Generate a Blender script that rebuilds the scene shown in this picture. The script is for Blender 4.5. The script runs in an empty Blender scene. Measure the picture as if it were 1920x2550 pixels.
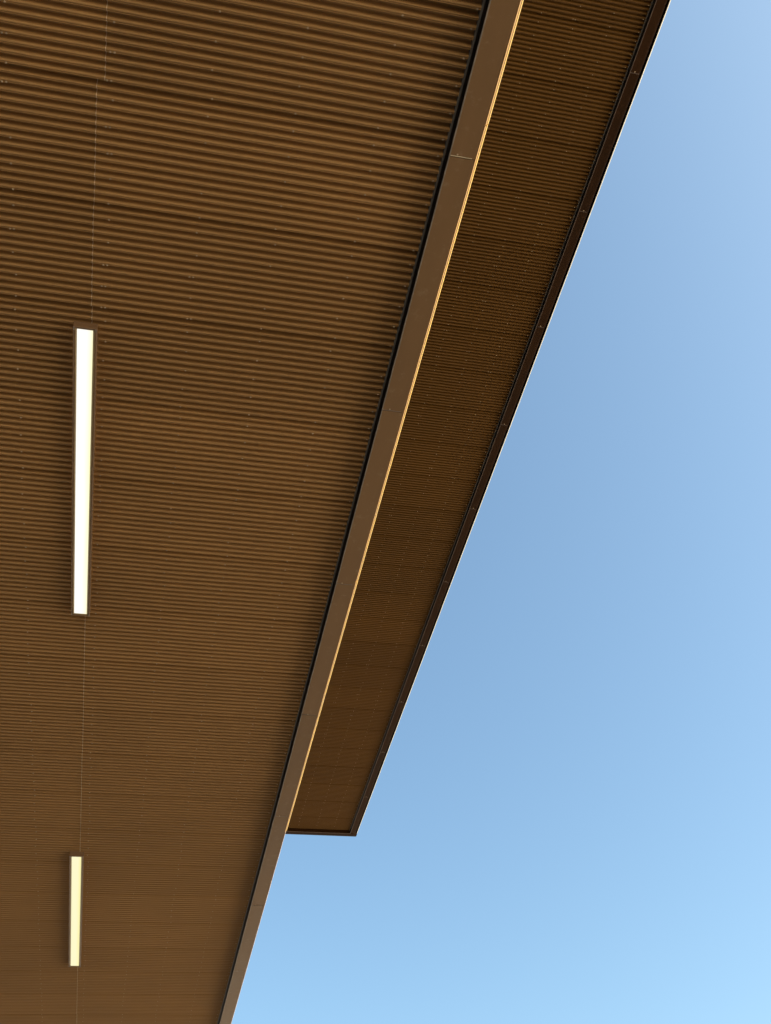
import bpy, bmesh, math, random
from mathutils import Matrix, Vector
random.seed(7)
S = bpy.context.scene
COL = S.collection
rad = math.radians

# ------------------------------------------------------------------ camera
EYE = 1.6                                   # metres above the paving
cam = bpy.data.cameras.new('camera')
cam.sensor_fit = 'HORIZONTAL'; cam.sensor_width = 36.0
cam.lens = 36.0 * 2571.6 / 1920.0
cam.clip_start = 0.1; cam.clip_end = 6000
camo = bpy.data.objects.new('camera', cam); COL.objects.link(camo)
right = Vector((0.97510985, -0.20831764, -0.07592461))
down = Vector((0.09820551, 0.71279581, -0.69446224))
fwd = Vector((0.19878748, 0.66972076, 0.71551216))
camo.matrix_world = Matrix(((right.x, -down.x, -fwd.x, 0), (right.y, -down.y, -fwd.y, 0),
                            (right.z, -down.z, -fwd.z, EYE), (0, 0, 0, 1)))
S.camera = camo

# ------------------------------------------------------------------ sky, sun, exposure
SUN_EL, SUN_AZ = rad(28), rad(118)          # azimuth clockwise from +Y
world = bpy.data.worlds.new('World'); S.world = world; world.use_nodes = True
nt = world.node_tree; nt.nodes.clear()
sky = nt.nodes.new('ShaderNodeTexSky'); sky.sky_type = 'NISHITA'; sky.sun_disc = False
sky.sun_elevation = SUN_EL; sky.sun_rotation = SUN_AZ
sky.air_density = 1.0; sky.dust_density = 3.2; sky.ozone_density = 0.9; sky.altitude = 0
bg = nt.nodes.new('ShaderNodeBackground'); bg.inputs['Strength'].default_value = 0.122
wo = nt.nodes.new('ShaderNodeOutputWorld')
tint = nt.nodes.new('ShaderNodeMixRGB'); tint.blend_type = 'MULTIPLY'; tint.inputs[0].default_value = 1
tint.inputs[2].default_value = (0.93, 1.12, 1.11, 1)
nt.links.new(sky.outputs[0], tint.inputs[1]); nt.links.new(tint.outputs[0], bg.inputs[0]); nt.links.new(bg.outputs[0], wo.inputs[0])
sun = bpy.data.lights.new('sun', 'SUN'); sun.energy = 5.0; sun.angle = rad(0.5); sun.color = (1.0, 0.90, 0.76)
suno = bpy.data.objects.new('sun', sun); COL.objects.link(suno)
sd = Vector((math.sin(SUN_AZ) * math.cos(SUN_EL), math.cos(SUN_AZ) * math.cos(SUN_EL), math.sin(SUN_EL)))
suno.rotation_euler = sd.to_track_quat('Z', 'Y').to_euler()
suno.location = (20, -20, 40)
vs = S.view_settings
vs.view_transform = 'Standard'; vs.look = 'None'; vs.gamma = 1.0; vs.use_curve_mapping = False
vs.exposure = 1.15

# ------------------------------------------------------------------ materials
def mat(name, rgb, rough=0.45, spec=0.5, metal=0.0, mottled=0.12, scale=(1, 1, 1), dirt=None, bump=0.0, emit=None, noise=1.6, vary=0.0):
    m = bpy.data.materials.new(name); m.use_nodes = True
    n = m.node_tree; n.nodes.clear()
    out = n.nodes.new('ShaderNodeOutputMaterial'); p = n.nodes.new('ShaderNodeBsdfPrincipled')
    n.links.new(p.outputs[0], out.inputs[0])
    p.inputs['Roughness'].default_value = rough; p.inputs['Metallic'].default_value = metal
    p.inputs['Specular IOR Level'].default_value = spec
    geo = n.nodes.new('ShaderNodeNewGeometry')
    mp = n.nodes.new('ShaderNodeMapping'); mp.inputs['Scale'].default_value = scale
    n.links.new(geo.outputs['Position'], mp.inputs[0])
    t = n.nodes.new('ShaderNodeTexNoise'); t.inputs['Scale'].default_value = noise; t.inputs['Detail'].default_value = 7
    t.inputs['Roughness'].default_value = 0.62
    n.links.new(mp.outputs[0], t.inputs[0])
    r = n.nodes.new('ShaderNodeValToRGB')
    a = [c * (1 - mottled) for c in rgb]; b = [min(1, c * (1 + mottled)) for c in rgb]
    r.color_ramp.elements[0].position = 0.3; r.color_ramp.elements[0].color = (*a, 1)
    r.color_ramp.elements[1].position = 0.7; r.color_ramp.elements[1].color = (*b, 1)
    n.links.new(t.outputs['Fac'], r.inputs[0])
    last = r.outputs[0]
    if dirt:                                  # pale dust specks and scuffs
        t2 = n.nodes.new('ShaderNodeTexNoise'); t2.inputs['Scale'].default_value = 9; t2.inputs['Detail'].default_value = 10
        t2.inputs['Roughness'].default_value = 0.75
        n.links.new(geo.outputs['Position'], t2.inputs[0])
        r2 = n.nodes.new('ShaderNodeValToRGB')
        r2.color_ramp.elements[0].position = 0.56; r2.color_ramp.elements[0].color = (0, 0, 0, 1)
        r2.color_ramp.elements[1].position = 0.74; r2.color_ramp.elements[1].color = (0.55, 0.55, 0.55, 1)
        n.links.new(t2.outputs['Fac'], r2.inputs[0])
        mx = n.nodes.new('ShaderNodeMixRGB'); mx.inputs[2].default_value = (*dirt, 1)
        n.links.new(r2.outputs[0], mx.inputs[0]); n.links.new(last, mx.inputs[1]); last = mx.outputs[0]
    if vary:                                  # every panel weathered a little differently
        oi = n.nodes.new('ShaderNodeObjectInfo'); vr = n.nodes.new('ShaderNodeMapRange')
        vr.inputs['To Min'].default_value = 1 - vary; vr.inputs['To Max'].default_value = 1 + vary
        n.links.new(oi.outputs['Random'], vr.inputs['Value'])
        hs = n.nodes.new('ShaderNodeHueSaturation'); n.links.new(vr.outputs[0], hs.inputs['Value'])
        n.links.new(last, hs.inputs['Color']); last = hs.outputs[0]
    n.links.new(last, p.inputs['Base Color'])
    rr = n.nodes.new('ShaderNodeMapRange'); rr.inputs['To Min'].default_value = max(.05, rough - .08); rr.inputs['To Max'].default_value = rough + .1
    n.links.new(t.outputs['Fac'], rr.inputs['Value']); n.links.new(rr.outputs[0], p.inputs['Roughness'])
    if bump:
        t3 = n.nodes.new('ShaderNodeTexNoise'); t3.inputs['Scale'].default_value = 3.0; t3.inputs['Detail'].default_value = 3
        n.links.new(geo.outputs['Position'], t3.inputs[0])
        bp = n.nodes.new('ShaderNodeBump'); bp.inputs['Strength'].default_value = bump; bp.inputs['Distance'].default_value = 0.02
        n.links.new(t3.outputs['Fac'], bp.inputs['Height']); n.links.new(bp.outputs[0], p.inputs['Normal'])
    if emit:
        p.inputs['Emission Color'].default_value = (*emit[0], 1); p.inputs['Emission Strength'].default_value = emit[1]
    return m

BROWN = (0.375, 0.194, 0.066)
M_sheet = mat('brown_sheet_paint', BROWN, rough=0.45, spec=0.28, vary=0.055, mottled=0.07, scale=(0.6, 0.9, 1), noise=0.9)
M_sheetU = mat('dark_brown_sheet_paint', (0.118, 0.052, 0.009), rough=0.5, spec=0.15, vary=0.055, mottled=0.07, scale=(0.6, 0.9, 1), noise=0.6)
M_edge = mat('bare_edge_glint', (0.80, 0.60, 0.38), rough=0.5, mottled=0.35, scale=(1, 6, 1), noise=3)  # bare edge, with the glint it catches put into the pale colour
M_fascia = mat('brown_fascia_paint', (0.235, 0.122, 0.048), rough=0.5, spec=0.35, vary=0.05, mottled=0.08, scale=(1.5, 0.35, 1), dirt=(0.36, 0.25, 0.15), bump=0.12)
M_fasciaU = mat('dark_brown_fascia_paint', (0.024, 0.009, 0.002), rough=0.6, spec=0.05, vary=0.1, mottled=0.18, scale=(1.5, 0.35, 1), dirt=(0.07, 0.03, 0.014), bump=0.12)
M_bead = mat('worn_grey_brown_bead', (0.26, 0.20, 0.15), rough=0.5, mottled=0.3, scale=(1, 3, 1), noise=4)
M_dull = mat('dull_brown_edge', (0.08, 0.045, 0.028), rough=0.6, mottled=0.3)
M_lip = mat('weathered_trim_grey', (0.10, 0.085, 0.07), rough=0.55, mottled=0.4, scale=(1, 2, 1), noise=3)
M_gold = mat('ochre_flashing', (0.38, 0.180, 0.016), rough=0.38, mottled=0.14, scale=(1, 2.2, 1), noise=3)
M_goldA = mat('flashing_lit_edge_tone', (0.44, 0.22, 0.050), rough=0.4, mottled=0.1, noise=3)  # lit side of the rounded lip, painted as a facet tone
M_goldB = mat('flashing_glint_tone', (0.62, 0.37, 0.050), rough=0.38, mottled=0.1, noise=3)  # bright line of light on the lip, painted into its outer facet
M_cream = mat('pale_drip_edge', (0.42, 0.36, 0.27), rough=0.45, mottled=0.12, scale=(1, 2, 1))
M_pink = mat('pale_pink_edge', (0.62, 0.50, 0.46), rough=0.5, mottled=0.15, scale=(1, 2, 1))  # pale pink tone on the outer facets of the narrow drip edge
M_screw = mat('dusty_screw', (0.50, 0.36, 0.22), rough=0.6, mottled=0.3, noise=5)
M_roof = mat('roof_deck_painted_shade', (0.05, 0.04, 0.035), rough=0.6)  # deck colour darkened to paint deep shade inside the slot by the band
M_house = mat('light_housing_paint', (0.21, 0.115, 0.055), rough=0.42, mottled=0.08)
M_refl = mat('light_inner_frame', (0.30, 0.19, 0.07), rough=0.35, mottled=0.08)
M_ground = mat('concrete_paving', (0.55, 0.48, 0.38), rough=0.85, mottled=0.12, noise=0.6)

def lamp_mat(name, white, yellow, strength):
    """lit opal diffuser: whiter over the tube side, warmer towards the other edge"""
    m = bpy.data.materials.new(name); m.use_nodes = True
    n = m.node_tree; n.nodes.clear()
    out = n.nodes.new('ShaderNodeOutputMaterial'); e = n.nodes.new('ShaderNodeEmission')
    tc = n.nodes.new('ShaderNodeTexCoord'); sx = n.nodes.new('ShaderNodeSeparateXYZ')
    n.links.new(tc.outputs['Object'], sx.inputs[0])
    mp = n.nodes.new('ShaderNodeMapping'); mp.inputs['Scale'].default_value = (14, 0.5, 1)
    no = n.nodes.new('ShaderNodeTexNoise'); no.inputs['Scale'].default_value = 1.5
    n.links.new(tc.outputs['Object'], mp.inputs[0]); n.links.new(mp.outputs[0], no.inputs[0])
    ad = n.nodes.new('ShaderNodeMath'); ad.operation = 'MULTIPLY_ADD'; ad.inputs[1].default_value = 0.05; 
    n.links.new(no.outputs['Fac'], ad.inputs[0]); n.links.new(sx.outputs[0], ad.inputs[2])
    mr = n.nodes.new('ShaderNodeMapRange'); mr.inputs['From Min'].default_value = 0.04; mr.inputs['From Max'].default_value = 0.12
    n.links.new(ad.outputs[0], mr.inputs['Value'])
    mx = n.nodes.new('ShaderNodeMixRGB'); mx.inputs[1].default_value = (*white, 1); mx.inputs[2].default_value = (*yellow, 1)
    n.links.new(mr.outputs[0], mx.inputs[0]); n.links.new(mx.outputs[0], e.inputs[0])
    e.inputs[1].default_value = strength
    n.links.new(e.outputs[0], out.inputs[0])
    return m
M_lampA = lamp_mat('lit_diffuser_bright', (1.0, 0.98, 0.90), (1.0, 0.93, 0.45), 0.50)
M_lampB = lamp_mat('lit_diffuser_warm', (1.0, 0.95, 0.60), (1.0, 0.90, 0.34), 0.455)

# ------------------------------------------------------------------ helpers
def link(name, me, parent=None, loc=(0, 0, 0)):
    o = bpy.data.objects.new(name, me); COL.objects.link(o); o.location = loc
    if parent: o.parent = parent
    return o
def thing(name, loc, label, cat, group=None):
    o = bpy.data.objects.new(name, None); COL.objects.link(o); o.location = loc
    o['label'] = label; o['category'] = cat
    if group: o['group'] = group
    return o
def mesh(name, verts, faces, mats, fm=None, smooth=False):
    me = bpy.data.meshes.new(name); me.from_pydata(verts, [], faces)
    for m in mats: me.materials.append(m)
    if fm:
        for p, i in zip(me.polygons, fm): p.material_index = i
    if smooth:
        for p in me.polygons: p.use_smooth = True
    me.update()
    return me
def box_mesh(name, x0, x1, y0, y1, z0, z1, m, bev=0.0):
    bm = bmesh.new()
    bmesh.ops.create_cube(bm, size=1)
    for v in bm.verts:
        v.co = ((x0 + x1) / 2 + v.co.x * (x1 - x0), (y0 + y1) / 2 + v.co.y * (y1 - y0), (z0 + z1) / 2 + v.co.z * (z1 - z0))
    if bev: bmesh.ops.bevel(bm, geom=bm.edges[:], offset=bev, segments=2, affect='EDGES', profile=0.5)
    me = bpy.data.meshes.new(name); bm.to_mesh(me); bm.free(); me.materials.append(m)
    return me
def extrude_y(name, prof, y0, y1, mats, pm, closed=True, wob=0.0, seg=1):
    """profile of (x, z) points swept along Y; pm = material index per profile edge"""
    n = len(prof); V = []; F = []; FM = []
    for s in range(seg + 1):
        y = y0 + (y1 - y0) * s / seg
        dx = random.uniform(-wob, wob) if 0 < s < seg else 0
        dz = random.uniform(-wob, wob) if 0 < s < seg else 0
        V += [(x + dx, y, z + dz) for x, z in prof]
    ne = n if closed else n - 1
    for s in range(seg):
        for i in range(ne):
            j = (i + 1) % n
            F.append((s * n + i, s * n + j, (s + 1) * n + j, (s + 1) * n + i)); FM.append(pm[i % len(pm)])
    if closed:
        F.append(tuple(range(n))[::-1]); FM.append(pm[0])
        F.append(tuple(seg * n + i for i in range(n))); FM.append(pm[0])
    return mesh(name, V, F, mats, FM)
def extrude_x(name, prof, x0, x1, mats, pm):
    n = len(prof); V = [(x0, y, z) for y, z in prof] + [(x1, y, z) for y, z in prof]
    F = [(i, i + n, (i + 1) % n + n, (i + 1) % n) for i in range(n)]; FM = [pm[i % len(pm)] for i in range(n)]
    F.append(tuple(range(n))); FM.append(pm[0]); F.append(tuple(range(n, 2 * n))[::-1]); FM.append(pm[0])
    return mesh(name, V, F, mats, FM)

PITCH = 0.076; NR = 14; COVER = PITCH * NR
# one corrugation, from valley to valley: (t along the pitch, drop below the valley)
WAVE = []
def wave_depth(t):
    # flat valley, rounded near flank running down into the crest, a fine rolled groove, short steep far flank
    D = 0.056
    def ss(a, b, v):
        v = min(1, max(0, (v - a) / (b - a))); return v * v * (3 - 2 * v)
    c = ss(0.05, 0.44, t) * (1 - ss(0.68, 0.90, t))
    g = math.exp(-((t - 0.60) / 0.032) ** 2) * 0.0105
    return D * c - g
TS = [0.0, 0.05, 0.10, 0.15, 0.20, 0.25, 0.30, 0.35, 0.40, 0.46, 0.51, 0.55, 0.575, 0.60, 0.622, 0.645, 0.68, 0.72, 0.76, 0.80, 0.84, 0.88, 0.91]

def sheet(name, x0, x1, ys, z, parent, segx=6, under=0.0, edge_left=False, tall=1.0, paint=None):
    """one corrugated sheet 14 ribs wide lying on y = ys .. ys + COVER; z is the crest (lowest) level"""
    prof = []
    for r in range(NR):
        for t in TS:
            d = wave_depth(t if r or t > 0.55 else max(0.0, t - 0.24 * (1 - t / 0.55))) * tall
            if r == 0 and t < 0.50: d -= 0.026 * (1 - t / 0.50) ** 0.6      # the lap: deeper shadow gap
            prof.append(((r + t) * PITCH, d))
    prof.append((NR * PITCH - 0.003, 0.0))
    prof.append((NR * PITCH - 0.003, -0.012))
    n = len(prof); V = []; F = []; FM = []
    D = 0.056 * tall
    ph1, ph2 = random.uniform(0, 6), random.uniform(0, 6)
    for s in range(segx + 1):
        u = s / segx; x = x0 + (x1 - x0) * u
        dz = 0.0025 * math.sin(ph1 + u * 7) + 0.0015 * math.sin(ph2 + u * 13) if 0 < s < segx else 0
        dy = 0.0015 * math.sin(ph2 + u * 5) if 0 < s < segx else 0
        for (y, d) in prof:
            V.append((x, ys + y + dy, z + D - d + under + dz * (0.4 + 0.6 * math.sin(math.pi * y / COVER))))
    for s in range(segx):
        for i in range(n - 1):
            F.append((s * n + i, (s + 1) * n + i, (s + 1) * n + i + 1, s * n + i + 1)); FM.append(0)
    if edge_left:                             # bare cut end of the sheet, painted pale for the light it catches
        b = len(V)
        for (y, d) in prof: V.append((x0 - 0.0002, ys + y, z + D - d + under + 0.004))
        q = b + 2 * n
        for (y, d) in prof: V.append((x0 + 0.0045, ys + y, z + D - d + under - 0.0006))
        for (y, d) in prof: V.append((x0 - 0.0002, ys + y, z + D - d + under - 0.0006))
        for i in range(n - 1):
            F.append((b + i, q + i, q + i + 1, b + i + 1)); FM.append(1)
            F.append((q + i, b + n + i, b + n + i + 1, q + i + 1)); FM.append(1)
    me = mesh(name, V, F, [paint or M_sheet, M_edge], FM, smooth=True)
    return link(name, me, parent)

def screws(name, spots, r, parent):
    """hex heads on washers, one joined part"""
    V = []; F = []
    for (x, y, z) in spots:
        b = len(V)
        for (rr, dz) in ((r * 1.25, 0.001), (r * 1.25, -0.0015), (r * 0.75, -0.002), (r * 0.7, -0.006)):
            for k in range(6):
                a = k * math.pi / 3 + x * 7
                V.append((x + rr * math.cos(a), y + rr * math.sin(a), z + dz))
        for l in range(3):
            for k in range(6):
                k2 = (k + 1) % 6
                F.append((b + l * 6 + k, b + (l + 1) * 6 + k, b + (l + 1) * 6 + k2, b + l * 6 + k2))
        F.append(tuple(b + 18 + k for k in range(6))[::-1])
    o = link(name, mesh(name, V, F, [M_screw]), parent); o['kind'] = 'stuff'
    return o

# ------------------------------------------------------------------ ground
g = mesh('ground', [(-2500, -2500, 0), (2500, -2500, 0), (2500, 2500, 0), (-2500, 2500, 0)], [(0, 1, 2, 3)], [M_ground])
go = link('ground', g); go['kind'] = 'structure'

M_darkpatch = mat('dark_patch_colour', (0.045, 0.043, 0.040), rough=0.9, mottled=0.2, noise=2)  # near black, to hold back bounce from straight below
r = mesh('added_dark_ground', [(-60, -12, 0.004), (13, -12, 0.004), (13, 36, 0.004), (-60, 36, 0.004)], [(0, 1, 2, 3)], [M_darkpatch])  # unseen dark patch, added so the ribs are lit from the sides
ro = link('added_dark_ground', r); ro['kind'] = 'structure'

# ------------------------------------------------------------------ lower canopy
H1 = 8.4205; Z1 = EYE + H1
XL, XE = -6.5, 1.945
Y0, Y1 = -10.0, 46.0
low = thing('lower_canopy', (0, 0, 0), 'lower wide brown corrugated canopy soffit with strip lights, broad flat edge band and gold flashing', 'canopy')
k0 = math.floor((Y0 - 5.661) / COVER); k1 = math.ceil((Y1 - 5.661) / COVER)
ylow0 = 5.661 + k0 * COVER; ylow1 = 5.661 + k1 * COVER
for k in range(k0, k1):
    ys = 5.661 + k * COVER
    seam = -0.946 + random.uniform(-0.004, 0.004)
    if ys < 2.4: seam = -0.885 + random.uniform(-.003, .003)
    elif ys < 3.5: seam = -0.882
    sheet('soffit_sheet', XL, seam + 0.015, ys, Z1 - 0.0105, low, under=0.005, segx=5)
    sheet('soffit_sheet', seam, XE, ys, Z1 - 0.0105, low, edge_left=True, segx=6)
sp = []
for k in range(k0, k1):
    ys = 5.661 + k * COVER
    for j, rib in enumerate((1, 4, 7, 10, 13)):
        y = ys + (rib + 0.66) * PITCH
        for x in (-1.62, -0.82, -0.045, 0.638, 1.345, 1.905):
            if random.random() < 0.04: continue
            xx = x + random.uniform(-.012, .012); yy = y + random.uniform(-.003, .003)
            sp.append((xx, yy, Z1 - 0.0095 + 0.0005))
            if x < 0.2 and random.random() < 0.22 and y < 6: sp.append((xx - 0.033, yy + .002, Z1 - 0.009))
screws('screw', sp, 0.0075, low)

# fascia of the lower canopy: box trim hanging 0.15 m below the soffit
HB = 0.15; ZB = Z1 - HB
xi, xo = 1.962, 2.184
jl = [3.576 - 2.72 * 4, 3.576 - 2.72 * 3, 3.576 - 2.72 * 2, 3.576 - 2.72, 3.576, 6.327, 8.99, 11.68, 14.38, 17.38, 20.14]
while jl[-1] < ylow1: jl.append(jl[-1] + 2.72)
jl[0] = ylow0; jl[-1] = ylow1
nails = []
for a, b in zip(jl[:-1], jl[1:]):
    dz = random.uniform(-.0015, .0015); dx = random.uniform(-.0015, .0015)
    prof = [(xi + 0.075, ZB + 0.40), (xi + 0.075, ZB + 0.012), (xi + 0.003 + dx, ZB + 0.012), (xi + dx, ZB + 0.010), (xi + dx, ZB + 0.003 + dz), (xi + 0.003 + dx, ZB + dz), (xo + dx - 0.004, ZB + dz), (xo + dx, ZB + 0.004 + dz), (xo + dx, ZB + 0.40)]
    p = link('fascia_panel', extrude_y('fascia_panel', prof, a + 0.003, b - 0.001, [M_fascia], [0]), low)
    # folded lap at the joint and its rivet
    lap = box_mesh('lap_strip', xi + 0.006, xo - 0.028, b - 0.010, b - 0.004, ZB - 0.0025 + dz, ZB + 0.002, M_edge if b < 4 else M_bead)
    link('lap_strip', lap, p)
    nails.append((2.035 + random.uniform(-.01, .01), b - 0.022, ZB - 0.0005))
    # rolled inner bead (bright lower corner)
    bp = [(xi - 0.004, ZB + 0.010), (xi - 0.006, ZB + 0.002), (xi - 0.003, ZB - 0.003), (xi + 0.004, ZB - 0.004), (xi + 0.0055, ZB - 0.0008), (xi - 0.0005, ZB + 0.0105)]
    link('bead', extrude_y('bead', bp, a + 0.003, b - 0.001, [M_bead], [0], wob=0.0008, seg=10), p)
screws('rivet', nails, 0.007, low)
# thin grey angle closing the ends of the corrugations
ym = ylow0
while ym < ylow1:
    ye = min(ym + 3.0, ylow1)
    d = random.uniform(-.0015, .0015)
    prof = [(1.938 + d, Z1 + 0.06), (1.938 + d, Z1 - 0.019), (1.952 + d, Z1 - 0.021), (1.952 + d, Z1 + 0.06)]
    link('closing_angle', extrude_y('closing_angle', prof, ym, ye - 0.002, [M_lip], [0], wob=0.0008, seg=6), low)
    ym = ye
# gold flashing along the outer lower corner, up to where the upper canopy ends
yj = [3.272 - 2.83 * 4, 3.272 - 2.83 * 3, 3.272 - 2.83 * 2, 3.272 - 2.83, 3.272, 6.103, 8.93, 11.75, 14.85]
yj[0] = ylow0
for a, b in zip(yj[:-1], yj[1:]):
    d = random.uniform(-.001, .001)
    z = ZB + 0.002
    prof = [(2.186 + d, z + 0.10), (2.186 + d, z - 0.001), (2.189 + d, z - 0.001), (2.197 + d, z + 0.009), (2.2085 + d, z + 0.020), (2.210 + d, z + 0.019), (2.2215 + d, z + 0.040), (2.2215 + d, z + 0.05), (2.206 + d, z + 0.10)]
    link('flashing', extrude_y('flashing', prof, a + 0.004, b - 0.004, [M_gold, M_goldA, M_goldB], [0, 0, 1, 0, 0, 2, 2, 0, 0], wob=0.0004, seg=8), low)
# further on, a plain narrow drip edge
ym = yj[-1]
while ym < ylow1:
    ye = min(ym + 2.9, ylow1)
    d = random.uniform(-.001, .001); z = ZB + 0.002
    prof = [(2.186 + d, z + 0.12), (2.186 + d, z + 0.002), (2.196 + d, z + 0.001), (2.199 + d, z + 0.010), (2.206 + d, z + 0.016), (2.209 + d, z + 0.030), (2.204 + d, z + 0.12)]
    link('drip_edge', extrude_y('drip_edge', prof, ym, ye - 0.002, [M_fascia, M_pink], [0, 0, 0, 1, 1, 1, 0], wob=0.0006, seg=8), low)
    ym = ye
# roof deck above, and plain edges round the other three sides
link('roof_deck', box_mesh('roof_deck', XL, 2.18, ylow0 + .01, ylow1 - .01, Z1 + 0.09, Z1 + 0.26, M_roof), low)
link('edge_trim', box_mesh('edge_trim', XL - 0.22, XL - 0.002, ylow0, ylow1, ZB, ZB + 0.40, M_fascia, 0.004), low)
link('edge_trim', box_mesh('edge_trim', XL, 1.96, ylow0 - 0.2, ylow0 - 0.002, ZB, ZB + 0.40, M_fascia, 0.004), low)
link('edge_trim', box_mesh('edge_trim', XL, 1.96, ylow1 + 0.002, ylow1 + 0.2, ZB, ZB + 0.40, M_fascia, 0.004), low)

# ------------------------------------------------------------------ upper canopy
H2 = 18.35; Z2 = EYE + H2
up = thing('upper_canopy', (0, 0, 0), 'higher brown corrugated canopy soffit with dark edge trim ending in a corner', 'canopy')
UX0, UXE = -5.0, 7.112
YE = 32.62                                    # end of the sheets, trim runs on to 32.85
ph = 5.207
k0 = math.floor((-12 - ph) / COVER); k1 = int((YE - ph) / COVER)
for k in range(k0, k1 + 1):
    ys = ph + k * COVER
    if ys + COVER > YE + 0.02 + COVER: continue
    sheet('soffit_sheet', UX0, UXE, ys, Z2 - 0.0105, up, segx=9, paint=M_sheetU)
yup0 = ph + k0 * COVER
sp = []
for k in range(k0, k1 + 1):
    ys = ph + k * COVER
    for rib in (1, 4, 7, 10, 13):
        y = ys + (rib + 0.66) * PITCH
        if y > YE - 0.05: continue
        for x in (3.3, 4.6, 5.26, 5.89, 6.51, 7.055):
            if random.random() < 0.07: continue
            sp.append((x + random.uniform(-.012, .012), y, Z2 - 0.009))
            if x < 7 and random.random() < 0.12: sp.append((x - 0.05, y - .004, Z2 - 0.009))
screws('screw', sp, 0.0062, up)

ZU = Z2 - 0.13
ux, uo = 7.118, 7.372
ju = [5.825 - 2.71 * 6 + i * 2.71 for i in range(17)]
ju = [j for j in ju if j < YE - 0.8]; ju[0] = yup0 - 0.2
ju.append(32.885)
nails = []
for i, (a, b) in enumerate(zip(ju[:-1], ju[1:])):
    last = i == len(ju) - 2
    dz = random.uniform(-.002, .002); dx = random.uniform(-.0015, .0015)
    prof = [(ux + 0.09, ZU + 0.36), (ux + 0.09, ZU + 0.014), (ux + .004 + dx, ZU + 0.014), (ux + dx, ZU + 0.012), (ux + dx, ZU + 0.004 + dz), (ux + .004 + dx, ZU + dz), (uo - 0.105, ZU + dz), (uo - 0.075, ZU + 0.006 + dz), (uo - 0.068, ZU + 0.012), (uo - 0.066, ZU + 0.13), (uo - 0.009, ZU + 0.13), (uo - 0.009, ZU + 0.36)]
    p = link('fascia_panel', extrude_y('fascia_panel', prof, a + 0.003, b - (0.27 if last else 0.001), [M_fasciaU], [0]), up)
    if not last:
        link('lap_strip', box_mesh('lap_strip', ux + 0.006, uo - 0.09, b - 0.015, b - 0.004, ZU - 0.0035, ZU + 0.002, M_dull), p)
        nails.append((7.20, b - 0.035, ZU - 0.0005))
    bp = [(ux - 0.005, ZU + 0.012), (ux - 0.007, ZU + 0.002), (ux - 0.003, ZU - 0.004), (ux + 0.005, ZU - 0.005), (ux + 0.007, ZU - 0.001), (ux + 0.0005, ZU + 0.012)]
    link('bead', extrude_y('bead', bp, a + 0.003, b - (0.27 if last else 0.001), [M_dull], [0], wob=0.001, seg=8), p)
    # sunlit outer drip edge
    z = ZU + 0.045
    pe = [(uo - 0.008, z + 0.26), (uo - 0.008, z + 0.002), (uo - 0.003, z), (uo + 0.012, z + 0.016), (uo + 0.026, z + 0.036), (uo + 0.036, z + 0.06), (uo + 0.010, z + 0.26)]
    link('drip_edge', extrude_y('drip_edge', pe, a + 0.003, b - 0.002, [M_cream, M_fasciaU], [1, 1, 0, 0, 0, 0, 0], wob=0.0015, seg=6), p)
    ang = [(ux - 0.022, Z2 + 0.04), (ux - 0.022, Z2 - 0.016), (ux - 0.010, Z2 - 0.018), (ux - 0.010, Z2 + 0.04)]
    link('closing_angle', extrude_y('closing_angle', ang, a, min(b, YE + 0.01) - 0.002, [M_lip], [0], wob=0.0008, seg=4), up)
screws('rivet', nails, 0.008, up)
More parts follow.
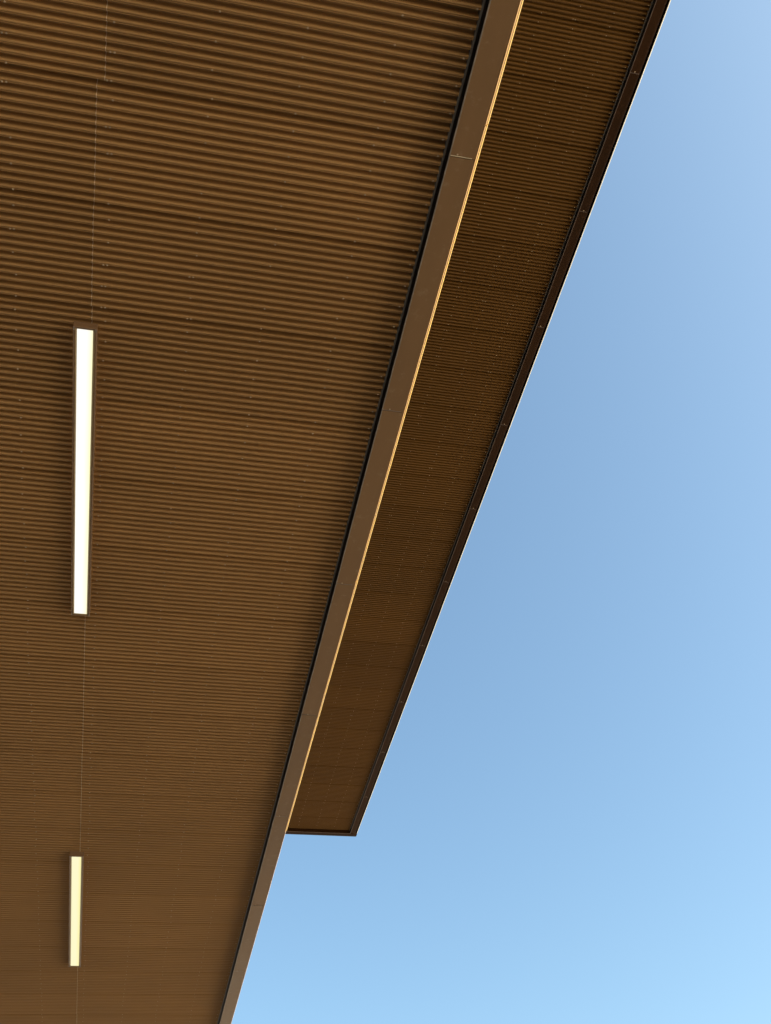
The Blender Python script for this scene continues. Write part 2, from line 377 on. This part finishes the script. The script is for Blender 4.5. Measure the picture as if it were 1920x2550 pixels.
# end trim across the far end, mitred at the corner
yi, yo = YE + 0.02, 32.885
prof = [(yi, ZU + 0.36), (yi, ZU + 0.004), (yi + 0.004, ZU), (yo - 0.085, ZU), (yo - 0.055, ZU + 0.012), (yo, ZU + 0.030), (yo, ZU + 0.36)]
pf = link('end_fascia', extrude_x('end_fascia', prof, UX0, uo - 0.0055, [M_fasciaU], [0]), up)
bp = [(yi - 0.005, ZU + 0.012), (yi - 0.007, ZU + 0.002), (yi - 0.003, ZU - 0.004), (yi + 0.005, ZU - 0.005), (yi + 0.007, ZU - 0.001), (yi, ZU + 0.012)]
link('bead', extrude_x('bead', bp, UX0, ux + .004, [M_dull], [0]), pf)
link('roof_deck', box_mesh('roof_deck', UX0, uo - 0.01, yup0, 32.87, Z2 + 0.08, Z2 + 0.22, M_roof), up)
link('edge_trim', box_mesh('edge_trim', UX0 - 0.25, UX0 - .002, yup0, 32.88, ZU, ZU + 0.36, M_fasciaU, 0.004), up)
link('edge_trim', box_mesh('edge_trim', UX0, ux - 0.01, yup0 - 0.2, yup0 - .002, ZU, ZU + 0.36, M_fasciaU, 0.004), up)

# ------------------------------------------------------------------ recessed strip lights hung under the lower soffit
def strip_light(yc, L, lampm, label):
    zb = -0.085; w = 0.108; t = 0.010
    o = thing('strip_light', (-0.992, yc, Z1 - 0.002), label, 'light fixture', 'linear lights in a row under the lower canopy')
    h = L / 2
    V = []; F = []
    def ring(x, y, z):
        b = len(V); V.extend([(-x, -y, z), (x, -y, z), (x, y, z), (-x, y, z)]); return b
    r = [ring(w, h, 0.004), ring(w, h, zb + 0.002), ring(w - 0.002, h - 0.002, zb), ring(w - 0.014, h - 0.014, zb), ring(w - 0.015, h - 0.015, zb + 0.006)]
    for a, b in zip(r[:-1], r[1:]):
        for k in range(4):
            k2 = (k + 1) % 4; F.append((a + k, a + k2, b + k2, b + k))
    link('housing', mesh('housing', V, F, [M_house]), o)
    V = []; F = []
    r = [ring(w - 0.016, h - 0.016, zb + 0.006), ring(w - 0.022, h - 0.020, zb + 0.002), ring(w - 0.036, h - 0.030, zb + 0.012)]
    for a, b in zip(r[:-1], r[1:]):
        for k in range(4):
            k2 = (k + 1) % 4; F.append((a + k, a + k2, b + k2, b + k))
    link('inner_frame', mesh('inner_frame', V, F, [M_refl]), o)
    V = []; ring(w - 0.035, h - 0.029, zb + 0.011)
    link('diffuser', mesh('diffuser', V, [(0, 1, 2, 3)], [lampm]), o)
    for sx in (-1, 1):
        for sy in (-1, 1):
            link('clip', box_mesh('clip', sx * (w - 0.008) - 0.006, sx * (w - 0.008) + 0.006, sy * (h - 0.02) - 0.018, sy * (h - 0.02) + 0.018, zb - 0.003, zb - 0.0004, M_bead), o)
    return o
strip_light(7.925, 4.18, M_lampA, 'nearer strip light, the longer and whiter one, in a brown housing on the corrugated soffit')
strip_light(18.06, 4.22, M_lampB, 'farther strip light, smaller and yellower, near the bottom left of the corrugated soffit')
